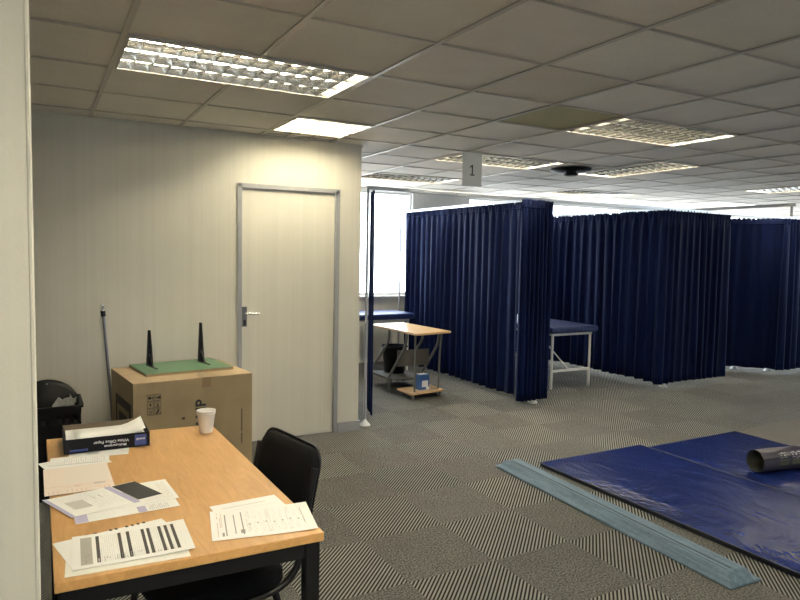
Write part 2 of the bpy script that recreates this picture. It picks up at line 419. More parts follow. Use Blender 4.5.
# ------------------------------------------------------------------ ceiling lights
def light(f, label, tube='tube', lou='louvre'):
    x0, y0, x1, y1 = f; lx, ly = x1-x0, y1-y0; longx = lx > ly
    L, W = (lx, ly) if longx else (ly, lx)
    t = thing('ceiling_light', label, 'ceiling light', ((x0+x1)/2, (y0+y1)/2, T), 0 if longx else PI/2, 'recessed louvred ceiling lights')
    a, b = L/2-.013, W/2-.013
    h = MB(M['fixwhite'])
    h.box(-a, -b, .10, a, b, .105); h.box(-a, -b, .0, -a+.003, b, .10); h.box(a-.003, -b, 0, a, b, .10); h.box(-a, -b, 0, a, -b+.003, .10); h.box(-a, b-.003, 0, a, b, .10)
    h.build('housing', t)
    r = MB(M['grid']); rw = .014
    r.box(-a, -b, -.003, a, -b+rw, .0); r.box(-a, b-rw, -.003, a, b, 0); r.box(-a, -b+rw, -.003, -a+rw, b-rw, 0); r.box(a-rw, -b+rw, -.003, a, b-rw, 0)
    r.build('rim', t)
    lv = MB(M[lou]); n = max(4, int(round(L/.086))); z0, z1 = .001, (.042 if lou == 'louvre' else .016)
    def blade(p, q, hw):     # V-shaped blade running p->q, wider at the top
        p = Vector((*p, 0)); q = Vector((*q, 0)); d = (q-p).normalized(); nn = Vector((-d.y, d.x, 0))
        prof = [(-hw, z1), (-hw*.35, z0+.014), (0, z0), (hw*.35, z0+.014), (hw, z1)]
        vs = [tuple(e+nn*o_+Vector((0, 0, z_))) for e in (p, q) for o_, z_ in prof]
        lv.add(vs, [(i, i+1, 6+i, 5+i) for i in range(4)]+[(0, 5, 9, 4)], None, False)
    for i in range(1, n):
        x = -a+2*a*i/n; blade((x, -b+.003), (x, b-.003), .0055)
    for j in (-1, 1): blade((-a+.003, j*b/3), (a-.003, j*b/3), .008)
    for j in (-1, 1):        # sloping sides
        lv.add([(-a, j*(b-.003), z0), (a, j*(b-.003), z0), (a, j*(b-.012), z1), (-a, j*(b-.012), z1)], [(0, 1, 2, 3)])
    lv.build('louvre', t)
    for j in (-1, 0, 1):
        MB(M[tube]).tube([(-a+.012, j*b*.66, .074 if lou == 'louvre' else .045), (a-.012, j*b*.66, .074 if lou == 'louvre' else .045)], .013, 10).build('fluorescent_tube', t)
LL = ['long louvred light at the upper left over the wooden table', 'warm glowing light right above the cream door, touching the partition wall',
      'unpaired wide louvred light next to the yellowed ceiling tile', 'louvred light directly behind the hanging number 1 sheet',
      'farther louvred light beside the big window, above the front curtain rail', 'light next to the black round ceiling vent, running away from it to the right',
      'louvred light at the far right edge of the photo above the dark rail', 'unseen louvred light added over the near end of the table for warm fill', 'unseen louvred light added outside the frame above the foam beam', 'unseen louvred light added outside the frame right of the mats', 'unseen louvred light added behind the camera to brighten the near wall',
      'distant louvred light deep behind the middle curtains', 'distant louvred light deep behind the right hand curtains']
for q, (f, l) in enumerate(zip(FIX, LL)): light(f, l, 'tube_new' if q in (1, 10) else 'tube', 'louvre_matte' if q in (1, 10) else 'louvre')  # door light and the added one behind the camera get brighter tubes
v = thing('ceiling_vent', 'black round vent hanging just under the ceiling tiles behind the curtain bay', 'vent', (4.87, 5.2, T))
MB(M['black_plastic']).lathe([(.21, -.012), (.20, -.026), (.12, -.034), (.05, -.04), (.0, -.04)], seg=28, cap=False).lathe([(.21, -.012), (.21, 0), (0, 0)], seg=28, cap=False).build('shroud', v)
MB(M['black_plastic']).lathe([(.055, -.07), (.075, -.062), (.075, -.05), (.05, -.04)], seg=20).build('hub', v)

# ------------------------------------------------------------------ cubicle rails, posts, curtains
ZR = 2.125; YF = 5.30
fr = thing('room_divider', 'pale metal curtain rail frame on slim posts dividing the treatment bays', 'frame', (2.535, YF, 0))
MB(M['alu']).box(2.57, YF-.014, ZR-.018, 11.2, YF+.014, ZR+.018).build('front_rail', fr, True, bevel=.003)
for xx, y1 in ((4.45, 8.1), (6.50, 8.1)):
    MB(M['alu']).box(xx-.012, YF+.015, ZR-.015, xx+.012, y1, ZR+.015).build('side_rail', fr, True, bevel=.003)
for xx, yy in ((2.555, 5.25), (4.56, YF+.025), (6.60, YF+.04), (8.97, 5.52), (8.66, 5.82), (4.45, 8.09), (6.5, 8.09)):
    p = MB(M['frame_grey' if yy > 7 or xx < 3 else 'alu']).tube([(xx, yy, .045), (xx, yy, ZR-.018)], .0125, 10).build('post', fr, True)
    q = MB(M['white_metal']).lathe([(.052, .0), (.050, .008), (.015, .045), (.013, .055)], (xx, yy, 0), 14).build('foot', p); 
    for vv in q.data.vertices: vv.co -= Vector(fr.location)
tr = thing('curtain_rail', 'darker raised rail running back over the right hand bay', 'rail', (8.95, 5.3, ZR))
MB(M['grey_metal']).box(8.935, 5.26, 2.285, 8.965, 8.1, 2.325).build('rail_bar', tr, True)
MB(M['grey_metal']).box(8.938, 5.287, ZR+.019, 8.962, 5.313, 2.285).build('rail_drop', tr, True)

def curtain(label, path, nf, amp, z0=.055, z1=ZR-.02, flare=None, seed=0, group='navy bay curtains', topamp=.45, name='curtain'):
    rnd = random.Random(seed); pts = [Vector((x, y)) for x, y in path]
    seg = [(pts[i+1]-pts[i]).length for i in range(len(pts)-1)]; tot = sum(seg)
    base = pts[0]
    t = thing(name, label, 'curtain', (base.x, base.y, 0), 0, group)
    def at(u):
        d = u*tot
        for i, s_ in enumerate(seg):
            if d <= s_ or i == len(seg)-1:
                q = pts[i].lerp(pts[i+1], d/s_); dr = (pts[i+1]-pts[i]).normalized(); return q, Vector((-dr.y, dr.x)), dr
            d -= s_
    nc = int(nf*10); ph = [rnd.uniform(-.9, .9) for _ in range(nf+2)]; am = [rnd.uniform(.45, 1.25) for _ in range(nf+2)]
    sh = [rnd.uniform(-1, 1) for _ in range(nf+2)]
    rows = 22; vs = []
    hem = [rnd.uniform(-.006, .006) for _ in range(nf+2)]
    for r in range(rows+1):
        w_ = r/rows                    # 0 top .. 1 bottom
        for c_ in range(nc+1):
            u = c_/nc; kf = u*nf; k0 = int(min(kf, nf-1e-6)); fr_ = kf-k0
            sm = fr_*fr_*(3-2*fr_)
            P_ = ph[k0]*(1-sm)+ph[k0+1]*sm; A = am[k0]*(1-sm)+am[k0+1]*sm; Hs = hem[k0]*(1-sm)+hem[k0+1]*sm; SH = sh[k0]*(1-sm)+sh[k0+1]*sm
            q, n_, dr = at(u)
            g_ = min(1, w_/.10)
            a_ = amp*A*(topamp+(1-topamp)*min(1, w_*1.3+.1))
            d1 = math.sin(2*PI*kf+P_*w_*1.2)+.30*math.sin(4*PI*kf+P_*3)
            d2 = math.sin(2*PI*kf*2.0)*.6
            off = a_*(d1*g_+d2*(1-g_))
            lat = .010*SH*w_
            fl = (flare or 0)*w_
            if callable(flare): fl = flare(u, w_)
            z = z1-(z1-z0+Hs)*w_
            if r == 0: z += .018*abs(math.sin(2*PI*kf*1.5))+.006*SH
            vs.append((q.x+n_.x*(off+fl)+dr.x*lat-base.x, q.y+n_.y*(off+fl)+dr.y*lat-base.y, z))
    mb = MB(M['curtain']); W_ = nc+1
    mb.add(vs, [(r*W_+c_, r*W_+c_+1, (r+1)*W_+c_+1, (r+1)*W_+c_) for r in range(rows) for c_ in range(nc)], None, True)
    o = mb.build('cloth', t); s_ = o.modifiers.new('thick', 'SOLIDIFY'); s_.thickness = .003
    hb = MB(M['curtain']); W_ = nc+1     # stitched heading tape a few cm under the top
    hv = []
    for zz in (z1-.055, z1-.075):
        w_ = (z1-zz)/(z1-z0); rr = w_*rows; ra = int(rr); fb = rr-ra
        for c_ in range(nc+1):
            A_ = Vector(vs[ra*W_+c_]); B_ = Vector(vs[(ra+1)*W_+c_]); p = A_.lerp(B_, fb); hv.append((p.x, p.y, zz))
    hb.add(hv, [(c_, c_+1, W_+c_+1, W_+c_) for c_ in range(nc)], None, True)
    ho = hb.build('heading_tape', t); s2 = ho.modifiers.new('thick', 'SOLIDIFY'); s2.thickness = .008; s2.offset = 0
    return t
curtain('narrow navy curtain pulled back beside the end of the cream partition', [(2.660, 5.33), (2.80, 5.70)], 6, .012, seed=1)
curtain('long navy curtain behind the wooden computer desk, left of the dark bunched one', [(4.45, 5.46), (4.45, 7.95)], 20, .036, seed=2)
curtain('dark bunched navy curtain at the middle post, over the white foot', [(4.30, 5.275), (4.70, 5.275)], 7, .040, z0=.05, seed=3, topamp=.8)
curtain('navy curtain forming the left side of the middle bay, behind the white-legged bed', [(6.47, 5.305), (6.50, 8.05)], 19, .036, seed=4)
curtain('navy front curtain right of the standing corner post, hiding the middle bay', [(6.385, 5.285), (7.66, 5.30)], 11, .032, seed=5)
curtain('flat-hanging navy curtain farther right with light coming under its hem', [(8.87, 5.325), (8.34, 5.98), (7.9, 6.6)], 9, .022, seed=6)
curtain('rightmost navy curtain at the edge of the photo', [(8.765, 5.285), (10.6, 5.30)], 13, .034, seed=7)

# hanging number sheet, stands on the rail
sg = thing('number_sheet', 'white sheet with the number 1 hanging from the ceiling grid before the curtain rail', 'sign', (3.405, gy(3)-.006, T-.297))
MB(M['paper']).box(-.105, -.0006, 0, .105, .0006, .297).build('sheet', sg)
tm = MB(M['ink'])
npz = [(-.006, .100), (.007, .100), (.007, .188), (-.004, .188), (-.026, .172), (-.026, .160), (-.006, .172)]
tm.add([(x, -.0012, z) for x, z in npz], [(0, 1, 2, 3, 6), (3, 4, 5, 6)]); tm.add([(x, -.0012, z) for x, z in ((-.024, .094), (.025, .094), (.025, .104), (-.024, .104))], [(0, 1, 2, 3)])
tm.build('numeral', sg)

# ------------------------------------------------------------------ beds
def bed(label, x0, x1, y0, y1, zt, zb, alongy=True, th=.075):
    t = thing('treatment_bed', label, 'bed', ((x0+x1)/2, (y0+y1)/2, 0), 0, 'treatment beds')
    mt = MB(M['vinyl_bed']); mt.box(x0, y0, zt-th, x1, y1, zt); mt.build('mattress', t, True, bevel=.022, seg=3)
    fx0, fx1, fy0, fy1 = x0+.06, x1-.06, y0+.05, y1-.05; z = zt-th
    f = MB(M['white_metal'])
    f.box(fx0, fy0, z-.032, fx1, fy0+.03, z); f.box(fx0, fy1-.03, z-.032, fx1, fy1, z); f.box(fx0, fy0+.03, z-.032, fx0+.03, fy1-.03, z); f.box(fx1-.03, fy0+.03, z-.032, fx1, fy1-.03, z)
    f.build('bed_frame', t, True)
    for lx in (fx0+.016, fx1-.016):
        for ly in (fy0+.016, fy1-.016): MB(M['white_metal']).tube([(lx, ly, 0), (lx, ly, z-.032)], .0155, 10).build('leg', t, True)
    for ly in ((fy0+.016, fy1-.016) if alongy else ()):
        MB(M['white_metal']).box(fx0+.031, ly-.011, .20, fx1-.031, ly+.011, .225).build('stretcher', t, True)
        MB(M['white_metal']).tube([(fx0+.025, ly+(.25 if ly < (y0+y1)/2 else -.25), z-.04), ((fx0+fx1)/2-.04, ly, .225)], .008, 8).build('brace', t, True)
    if not alongy:
        for lx in (fx0+.016, fx1-.016):
            MB(M['white_metal']).box(lx-.011, fy0+.031, .20, lx+.011, fy1-.031, .225).build('stretcher', t, True)
    return t
bed('treatment bed in the middle bay with a navy top and white legs on view', 5.13, 5.87, 5.70, 7.55, .735, 0)
bed('treatment bed pushed under the bright window behind the computer desk', 2.62, 4.36, 7.48, 8.10, .765, 0, False)

# ------------------------------------------------------------------ computer desk in the first bay
t = thing('computer_desk', 'small wooden-topped computer desk with bent grey tube legs', 'desk', (3.69, 6.4, 0))
MB(M['desk_wood']).hexa([(3.46, 5.91, .69), (3.95, 5.99, .69), (3.90, 6.98, .69), (3.42, 6.93, .69)], [(3.46, 5.91, .712), (3.95, 5.99, .712), (3.90, 6.98, .712), (3.42, 6.93, .712)]).build('desktop', t, True, bevel=.003)
MB(M['desk_wood']).hexa([(3.42, 5.92, .055), (3.87, 5.98, .055), (3.87, 6.30, .055), (3.42, 6.24, .055)], [(3.42, 5.92, .075), (3.87, 5.98, .075), (3.87, 6.30, .075), (3.42, 6.24, .075)]).build('bottom_shelf', t, True, bevel=.003)
for fx_, fy_ in ((3.46, 5.96), (3.83, 6.02), (3.46, 6.20), (3.83, 6.26)): MB(M['grey_metal']).lathe([(.018, 0), (.018, .055)], (fx_, fy_, 0), 12).build('shelf_foot', t, True)
MB(M['grey_metal']).tube([(3.50, 5.99, .075), (3.50, 5.99, .69)], .011, 8).build('leg', t, True)
MB(M['grey_metal']).tube([(3.83, 6.04, .075), (3.84, 6.04, .48), (3.86, 6.04, .69)], .011, 8, round_=.1).build('leg', t, True)
for x, ya, yb in ((3.415, 6.42, 6.10), (3.415, 6.88, 6.50), (3.86, 6.46, 6.16), (3.86, 6.88, 6.50)):
    MB(M['grey_metal']).tube([(x, ya, 0), (x, ya, .17), (x+.03, yb, .55), (x+.03, yb-.02, .69)], .015, 8, round_=.06).build('leg', t, True)
MB(M['greypanel']).box(3.432, 6.36, .13, 3.842, 6.93, .15).build('lower_shelf', t, True)
MB(M['greypanel']).box(3.46, 6.30, .30, 3.86, 6.315, .48).build('back_panel', t, True)
tb = thing('tissue_box', 'small blue carton with a white label standing on the desk bottom shelf', 'box', (3.655, 6.10, .075), .1)
MB(M['blue_box']).box(-.065, -.05, 0, .065, .05, .165).build('carton', tb, bevel=.003)
MB(M['white_print']).box(-.035, -.0515, .03, .045, -.0505, .10).build('label', tb); MB(M['white_print']).box(.02, -.0515, .001, .064, -.0505, .03).build('corner_flash', tb)
tb2 = MB(M['white_print']).box(-.05, -.035, .1655, .05, .035, .167).build('top_panel', tb)
bn = thing('waste_bin', 'black bin standing on the lower shelf of the computer desk', 'bin', (3.66, 6.75, .15))
MB(M['black_plastic']).lathe([(.0, .004), (.115, .004), (.145, .30), (.152, .305), (.14, .31), (.11, .012), (0, .012)], (0, 0, 0), 28, cap=False).build('bucket', bn)
MB(M['black_plastic']).lathe([(.150, .30), (.158, .304), (.158, .316), (.150, .32)], (0, 0, 0), 28, cap=False).build('rim', bn)

# ------------------------------------------------------------------ mats, beam, roll
def pmat(label, x0, x1, y0, y1, th=.035):
    t = thing('exercise_mat', label, 'mat', ((x0+x1)/2, (y0+y1)/2, 0), 0, 'navy exercise mats'); rnd = random.Random(int(x0*10))
    nx, ny = 16, 30; vs = []
    for j in range(ny+1):
        for i in range(nx+1):
            e = min(i, nx-i, j, ny-j); b_ = min(1, e/2)
            vs.append((x0+(x1-x0)*i/nx, y0+(y1-y0)*j/ny, th-.008+b_*.009+.002*b_*math.sin(i*1.1+j*.8)*math.sin(j*.5)))
    vs = [(a-(x0+x1)/2, b-(y0+y1)/2, c_) for a, b, c_ in vs]
    MB(M['vinyl']).add(vs, [(j*(nx+1)+i, j*(nx+1)+i+1, (j+1)*(nx+1)+i+1, (j+1)*(nx+1)+i) for j in range(ny) for i in range(nx)], None, True).build('vinyl_top', t)
    MB(M['mat_edge']).box(x0+.001, y0+.001, .0, x1-.001, y1-.001, th-.009).build('padding', t, True, bevel=.006)
    b = MB(M['mat_edge'])
    b.tube([(x0, y0, th-.008), (x0, y1, th-.008), (x1, y1, th-.008), (x1, y0, th-.008), (x0, y0, th-.008)], .0045, 6); b.build('piping', t, True)
pmat('nearer navy vinyl exercise mat, next to the blue foam beam', 3.22, 4.279, 1.66, 3.655)
pmat('farther navy vinyl exercise mat with the printed roll lying on it', 4.295, 5.40, 1.60, 3.585)
tag(MB(M['brownmat']).prism([(5.42, 1.6), (6.9, 1.6), (6.9, 3.62), (6.05, 3.68), (5.42, 3.60)], 0, .008).build('floor_mat'), 'thin brown mat lying behind the far navy mat at the right edge', 'mat')
b = thing('balance_beam', 'long worn blue-grey foam balance beam with bevelled sides on the carpet', 'beam', (2.975, 2.815, 0), math.radians(-2.8))
hl = .975
secs = [(-hl, .0), (-hl+.055, 1), (hl-.055, 1), (hl, .0)]
w0, w1, hh = .112, .058, .058
mb = MB(M['beam']); vs = []
for y, s_ in secs:
    ww = w1; z_ = .012+(hh-.012)*s_
    vs += [(-w0, y, 0), (-w0, y, .012), (-w1, y if s_ else y+.0, z_), (w1, y, z_), (w0, y, .012), (w0, y, 0)]
mb.add(vs, [tuple(range(5, -1, -1)), tuple(range(18, 24))]+[(i*6+j, i*6+(j+1) % 6, (i+1)*6+(j+1) % 6, (i+1)*6+j) for i in range(3) for j in range(6)])
mb.build('foam_body', b, bevel=.006)
for gxp in (-.050, -.024, -.016):
    MB(mat('seam_line', (.035, .06, .07), .8)).box(gxp-.002, -hl+.07, .0575, gxp+.002, hl-.07, .0592).build('seam', b)

t = thing('poster_roll', 'rolled dark vinyl banner with pale print lying on the far mat', 'roll', (0, 0, 0))
A = Vector((4.455, 2.79, .037+.082)); B = Vector((5.45, 2.60, .037+.082)); t.location = (A.x, A.y, .037)
d = (B-A).normalized(); n1 = Vector((-d.y, d.x, 0)); z_ = Vector((0, 0, 1))
vs = []; NS = 60; turns = 2.1
for e in (A, B):
    for k_ in range(NS+1):
        th_ = k_/NS*turns*2*PI+2.2; r_ = .0815-.0035*(turns-k_/NS*turns)
        vs.append(tuple(e+(n1*math.cos(th_)+z_*math.sin(th_))*r_-t.location))
o = MB(M['rollout'], M['rollin']).add(vs, [(k_, k_+1, NS+2+k_, NS+1+k_) for k_ in range(NS)], None, True).build('banner', t)
sd = o.modifiers.new('thick', 'SOLIDIFY'); sd.thickness = .0012; sd.offset = -1; sd.material_offset = 1; sd.material_offset_rim = 1
def onroll(u, ang, r_=.0822): return A+d*u-t.location+(n1*-math.cos(ang)+z_*math.sin(ang))*r_
pm = MB(M['rollprint']); rnd = random.Random(5)
def rollpatch(mb, u, a0, du, da, m_): mb.add([onroll(u, a0), onroll(u+du, a0), onroll(u+du, a0+da), onroll(u, a0+da)], [(0, 1, 2, 3)], m_)
# short words printed along the roll as broken strokes
for w0_, n_ in ((.15, 4), (.26, 6), (.41, 5), (.54, 5)):
    for q in range(n_):
        u = w0_+q*.017
        rollpatch(pm, u, .35+rnd.uniform(-.06, .06), .009, .48, M['rollprint'])
        if q % 2 == 0: rollpatch(pm, u+.005, .55, .008, .13, M['rollprint'])
        if q % 3 == 1: rollpatch(pm, u+.005, .78, .008, .12, M['rollprint'])
    rollpatch(pm, w0_-.01, -.25, .017*n_+.015, .30, M['rollolive']); rollpatch(pm, w0_-.005, .12, .017*n_, .10, M['rollolive'])
pm.build('print', t)

# ------------------------------------------------------------------ wooden table
TZ = .74
t = thing('table', 'beech topped table with black steel frame, papers spread over it', 'table', (.36, 2.4, 0))
TC = [(.020, 1.730), (.711, 1.717), (.692, 3.045), (.018, 3.090)]
MB(M['beech']).hexa([(x, y, TZ-.026) for x, y in TC], [(x, y, TZ) for x, y in TC]).build('tabletop', t, True, bevel=.002)
e = MB(M['beech_edge'])
def inset(k_, dd):
    cx = sum(p[0] for p in TC)/4; cy_ = sum(p[1] for p in TC)/4
    x, y = TC[k_]; return (x+(dd if x < cx else -dd), y+(dd if y < cy_ else -dd))
n_leg = []
for k_ in range(4):
    x, y = inset(k_, .030); MB(M['black_metal']).box(x-.021, y-.021, 0, x+.021, y+.021, TZ-.026).build('leg', t, True, bevel=.003)
for k_ in range(4):
    a = inset(k_, .030); b_ = inset((k_+1) % 4, .030); dv = Vector((b_[0]-a[0], b_[1]-a[1], 0)).normalized(); nv = Vector((-dv.y, dv.x, 0))*.012
    a = Vector((*a, 0))+dv*.021; b_ = Vector((*b_, 0))-dv*.021
    MB(M['black_metal']).hexa([a-nv+Vector((0, 0, .665)), b_-nv+Vector((0, 0, .665)), b_+nv+Vector((0, 0, .665)), a+nv+Vector((0, 0, .665))], [a-nv+Vector((0, 0, .714)), b_-nv+Vector((0, 0, .714)), b_+nv+Vector((0, 0, .714)), a+nv+Vector((0, 0, .714))]).build('apron', t, True)

# papers. local frame: u along bl->br, v along bl->tl, both in metres
def sheet(name, label, cat, bl, br, tl, z, prints=(), m_='paper', th=.0008, curl=0, group='loose papers on the table'):
    t = thing(name, label, cat, (bl[0], bl[1], z), 0, group)
    U = Vector((br[0]-bl[0], br[1]-bl[1], 0)); V = Vector((tl[0]-bl[0], tl[1]-bl[1], 0)); lu, lv_ = U.length, V.length; U.normalize(); V.normalize()
    n = 8; mb = MB(M[m_])
    def P_(u, v, dz=0):
        fu = u/lu; fv = v/lv_; zz = curl*(max(0, fu-.6)/.4)**2+curl*.6*(max(0, .25-fu)/.25)**2*fv
        return tuple(U*u+V*v+Vector((0, 0, zz+dz)))
    top = [P_(lu*i/n, lv_*j/n, th) for j in range(n+1) for i in range(n+1)]; bot = [P_(lu*i/n, lv_*j/n, 0) for j in range(n+1) for i in range(n+1)]
    W_ = n+1
    mb.add(top, [(j*W_+i, j*W_+i+1, (j+1)*W_+i+1, (j+1)*W_+i) for j in range(n) for i in range(n)], None, True)
    mb.add(bot, [((j+1)*W_+i, (j+1)*W_+i+1, j*W_+i+1, j*W_+i) for j in range(n) for i in range(n)], None, True)
    rim = list(range(n+1))+[j*W_+n for j in range(1, n+1)]+[n*W_+i for i in range(n-1, -1, -1)]+[j*W_ for j in range(n-1, 0, -1)]
    R_ = [top[i] for i in rim]+[bot[i] for i in rim]; L_ = len(rim)
    mb.add(R_, [(i, (i+1) % L_, L_+(i+1) % L_, L_+i)[::-1] for i in range(L_)])
    mb.build('page', t)
    if prints:
        pb = MB()
        for (a, b, c_, d_, mm) in prints:
            k_ = max(1, int((c_-a)/.04)); kk = max(1, int((d_-b)/.03))
            for i in range(k_):
                for j in range(kk):
                    a0, a1 = a+(c_-a)*i/k_, a+(c_-a)*(i+1)/k_; b0, b1 = b+(d_-b)*j/kk, b+(d_-b)*(j+1)/kk
                    pb.add([P_(a0, b0, th+.0004), P_(a1, b0, th+.0004), P_(a1, b1, th+.0004), P_(a0, b1, th+.0004)], [(0, 1, 2, 3)], M[mm])
        pb.build('print', t)
    return t
def a4(bl, br, w_=.297, h_=.21):
    U = (Vector(br)-Vector(bl)).normalized(); V = Vector((-U.y, U.x)); b = Vector(bl)
    return tuple(b), tuple(b+U*w_), tuple(b+V*h_)
rnd = random.Random(11)
def textcols(u0_, u1_, v0, v1, step, m1='ink_grey', wdt=.0012, dens=.75):
    out = []; u = u0_
    while u < u1_:
        v = v0
        while v < v1:
            ln = rnd.uniform(.006, .022)
            if rnd.random() < dens: out.append((u, v, u+wdt, min(v+ln, v1), m1))
            v += ln+.003
        u += step
    return out
# front-left stack
sheet('form_sheet', 'lowest white sheet of the front left stack on the table', 'paper', *a4((.043, 1.751), (.34, 1.733)), TZ+.0005, m_='paper_cream')
mk = [(.085+.03, .19), (.14, .19)]
pr = []
for u in (.083, .106, .146, .161, .190, .206, .222, .238): pr.append((u, .193, u+.008, .206, 'bar_ink'))
sheet('form_sheet', 'middle sheet of the front left stack, small black marks along its far edge', 'paper', (.064, 1.775), (.355, 1.822), (.020, 1.970), TZ+.0018, pr)
pr = [(.020, .018, .048, .190, 'ink_panel'), (.026, .145, .042, .165, 'ink'), (.031, .03, .034, .14, 'ink_grey'), (.037, .05, .040, .12, 'ink_grey')]
for u in (.058, .114, .136, .175, .190, .220, .237, .255): pr.append((u, .020, u+.0085, .190, 'bar_ink')); pr.append((u+.003, .024, u+.0055, .055, 'ink_light'))
for a, b in ((.070, .112), (.124, .134), (.147, .173), (.200, .218), (.230, .235), (.247, .253)):
    pr += textcols(a, b, .02, .19, .005, 'ink_light', .0008, .95)
    pr += textcols(a, b, .02, .05, .006, 'ink_grey', .0012, .5)
sheet('form_sheet', 'top sheet of the front left stack, printed with thick dark bars', 'paper', *a4((.061, 1.773), (.357, 1.762)), TZ+.0042, pr, curl=.003)
# front-right pair
sheet('document', 'nearly blank sheet tucked under the printed form at the table right corner', 'paper', *a4((.470, 1.845), (.690, 1.857), .215, .205), TZ+.0005, [(.03, .165, .17, .167, 'ink_grey'), (.02, .14, .19, .141, 'ink_light')])
pr = textcols(.018, .022, .02, .19, .004, 'red_ink', .0016)+textcols(.026, .034, .08, .19, .004, 'red_ink', .0014)+[(.040, .02, .0435, .175, 'ink_grey'), (.030, .02, .036, .045, 'ink_grey')]
pr += [(.066, .03, .069, .17, 'ink_grey'), (.088, .02, .0915, .185, 'ink_grey'), (.082, .03, .094, .055, 'ink_grey')]
for u in range(9): pr += textcols(.102+u*.020, .102+u*.020+.011, .02, .19, .0045, 'ink_light' if u % 3 else 'ink_grey', .0008, .62)
for u in range(7): pr.append((.108+u*.024, .085+.004*(u % 3), .113+u*.024, .092+.004*(u % 3), 'ink_grey'))
pr += [(.268, .05, .2695, .17, 'ink_grey')]
sheet('document', 'closely printed form lying at the right front corner of the table', 'paper', *a4((.409, 1.794), (.703, 1.738)), TZ+.0020, pr, curl=.004)
# middle stack
sheet('leaflet', 'lower leaflet with a lavender edge under the one with the dark picture', 'paper', *a4((.083, 2.087), (.367, 2.100), .297, .20), TZ+.0005, [(0, 0, .035, .2, 'lav'), (.175, .0, .20, .05, 'lav')]+textcols(.21, .27, .01, .05, .006), m_='paper')
sheet('leaflet', 'white sheet sticking out behind the dark picture leaflet', 'paper', *a4((.100, 2.150), (.393, 2.168), .29, .20), TZ+.0018, textcols(.25, .28, .02, .18, .006, 'ink_light'))
bl = (.073, 2.139); br = (.349, 2.197)
U_ = (Vector(br)-Vector(bl)).normalized(); V_ = Vector((-U_.y, U_.x))
pr = [(0, 0, .012, .2, 'lav'), (.035, .055, .085, .130, 'ink_light'), (.035, .055, .037, .130, 'ink'), (.085, .055, .0865, .130, 'ink_grey'), (.185, .0, .205, .20, 'lav')]
pr += [(.208, .02, .285, .195, 'ink'), (.205, .02, .222, .12, 'ink_panel')]+textcols(.10, .18, .03, .18, .009, 'ink_light')+textcols(.10, .17, .10, .16, .02, 'ink_grey', .002, .5)
sheet('leaflet', 'top leaflet with a dark picture at its right end', 'paper', bl, br, (-.002, 2.324), TZ+.0030, pr, curl=.002)
# pink form and sheets behind it
pr = [(.0, .036, .21, .037, 'pink_ink'), (.06, .055, .21, .0565, 'red_ink'), (.0, .028, .21, .029, 'pink_ink'), (.0, .075, .21, .078, 'pink_ink'), (.15, .060, .185, .075, 'ink_light'), (.065, .085, .20, .28, 'pink_pale'), (.09, .06, .11, .066, 'pink_ink')]+textcols(.01, .2, .008, .03, .014, 'pink_ink', .003)
sheet('pink_form', 'pale pink form at the left edge of the table', 'paper', (.005, 2.361), (.215, 2.358), (.003, 2.651), TZ+.0030, pr, m_='paper_pink')
sheet('document', 'white sheet between the pink form and the paper box', 'paper', *a4((.024, 2.600), (.236, 2.655), .215, .15), TZ+.0005)
sheet('document', 'blank sheet poking out from beneath the front of the paper box', 'paper', *a4((.086, 2.765), (.296, 2.733), .215, .10), TZ+.0005)
sheet('document', 'sheet at the left edge of the table just before the paper box', 'paper', *a4((.020, 2.690), (.225, 2.672), .205, .10), TZ+.0020, textcols(.05, .19, .01, .07, .008, 'ink_light', .002, .7))

# ream box lid
rb = thing('paper_box', 'open black copier paper box full of white sheets at the back of the table', 'box', (.075, 2.820, TZ+.001), math.radians(-.5))
W_, D_, H_ = .315, .222, .057
bx = MB(M['reamblack'], M['reambrown'])
bx.box(0, 0, 0, W_, .004, H_, M['reamblack']); bx.box(0, D_-.004, 0, W_, D_, H_+.006, M['reambrown']); bx.box(0, .004, 0, .004, D_-.004, H_, M['reamblack']); bx.box(W_-.004, .004, 0, W_, D_-.004, H_, M['reamblack']); bx.box(.004, .004, 0, W_-.004, D_-.004, .004, M['reambrown'])
bx.build('box_shell', rb)
MB(M['reamblue']).box(.258, -.0012, .006, .302, -.0002, .050).build('blue_panel', rb); fp = MB(M['white_print'])
def front(u, z, mir=True): return Matrix.Translation((u, -.0016, z)) @ Matrix.Rotation(PI/2, 4, 'X') @ Matrix.Rotation(PI, 4, 'Z')
text(fp, 'White Office Paper', .0165, front(.170, .034), M['white_print'], .0002); text(fp, 'Multi-purpose', .0145, front(.185, .017), M['white_print'], .0002)
text(fp, 'mondi', .013, front(.280, .032), M['white_print'], .0002); MB(M['reamblue']).box(.02, -.0012, .008, .085, -.0002, .016).build('blue_strip', rb)
fp.build('box_print', rb)
pl = thing('paper_stack', 'white sheets lying loose inside the open copier paper box', 'papers', (.085, 2.832, TZ+.0055), math.radians(-.5))
MB(M['paper']).box(0, 0, 0, .292, .195, .040).build('ream', pl)
sh = MB(M['paper']); n = 10; vs = []
for j in (0, 1):
    for i in range(n+1):
        u = i/n; vs.append((.03+.262*u, .012 if j == 0 else .17,   .043+.006*u+.030*max(0, (u-.7)/.3)**1.5*(1 if j else .55)))
sh.add(vs, [(i, i+1, n+2+i, n+1+i) for i in range(n)], None, True)
so = sh.build('curled_sheet', pl); sm_ = so.modifiers.new('thick', 'SOLIDIFY'); sm_.thickness = .002
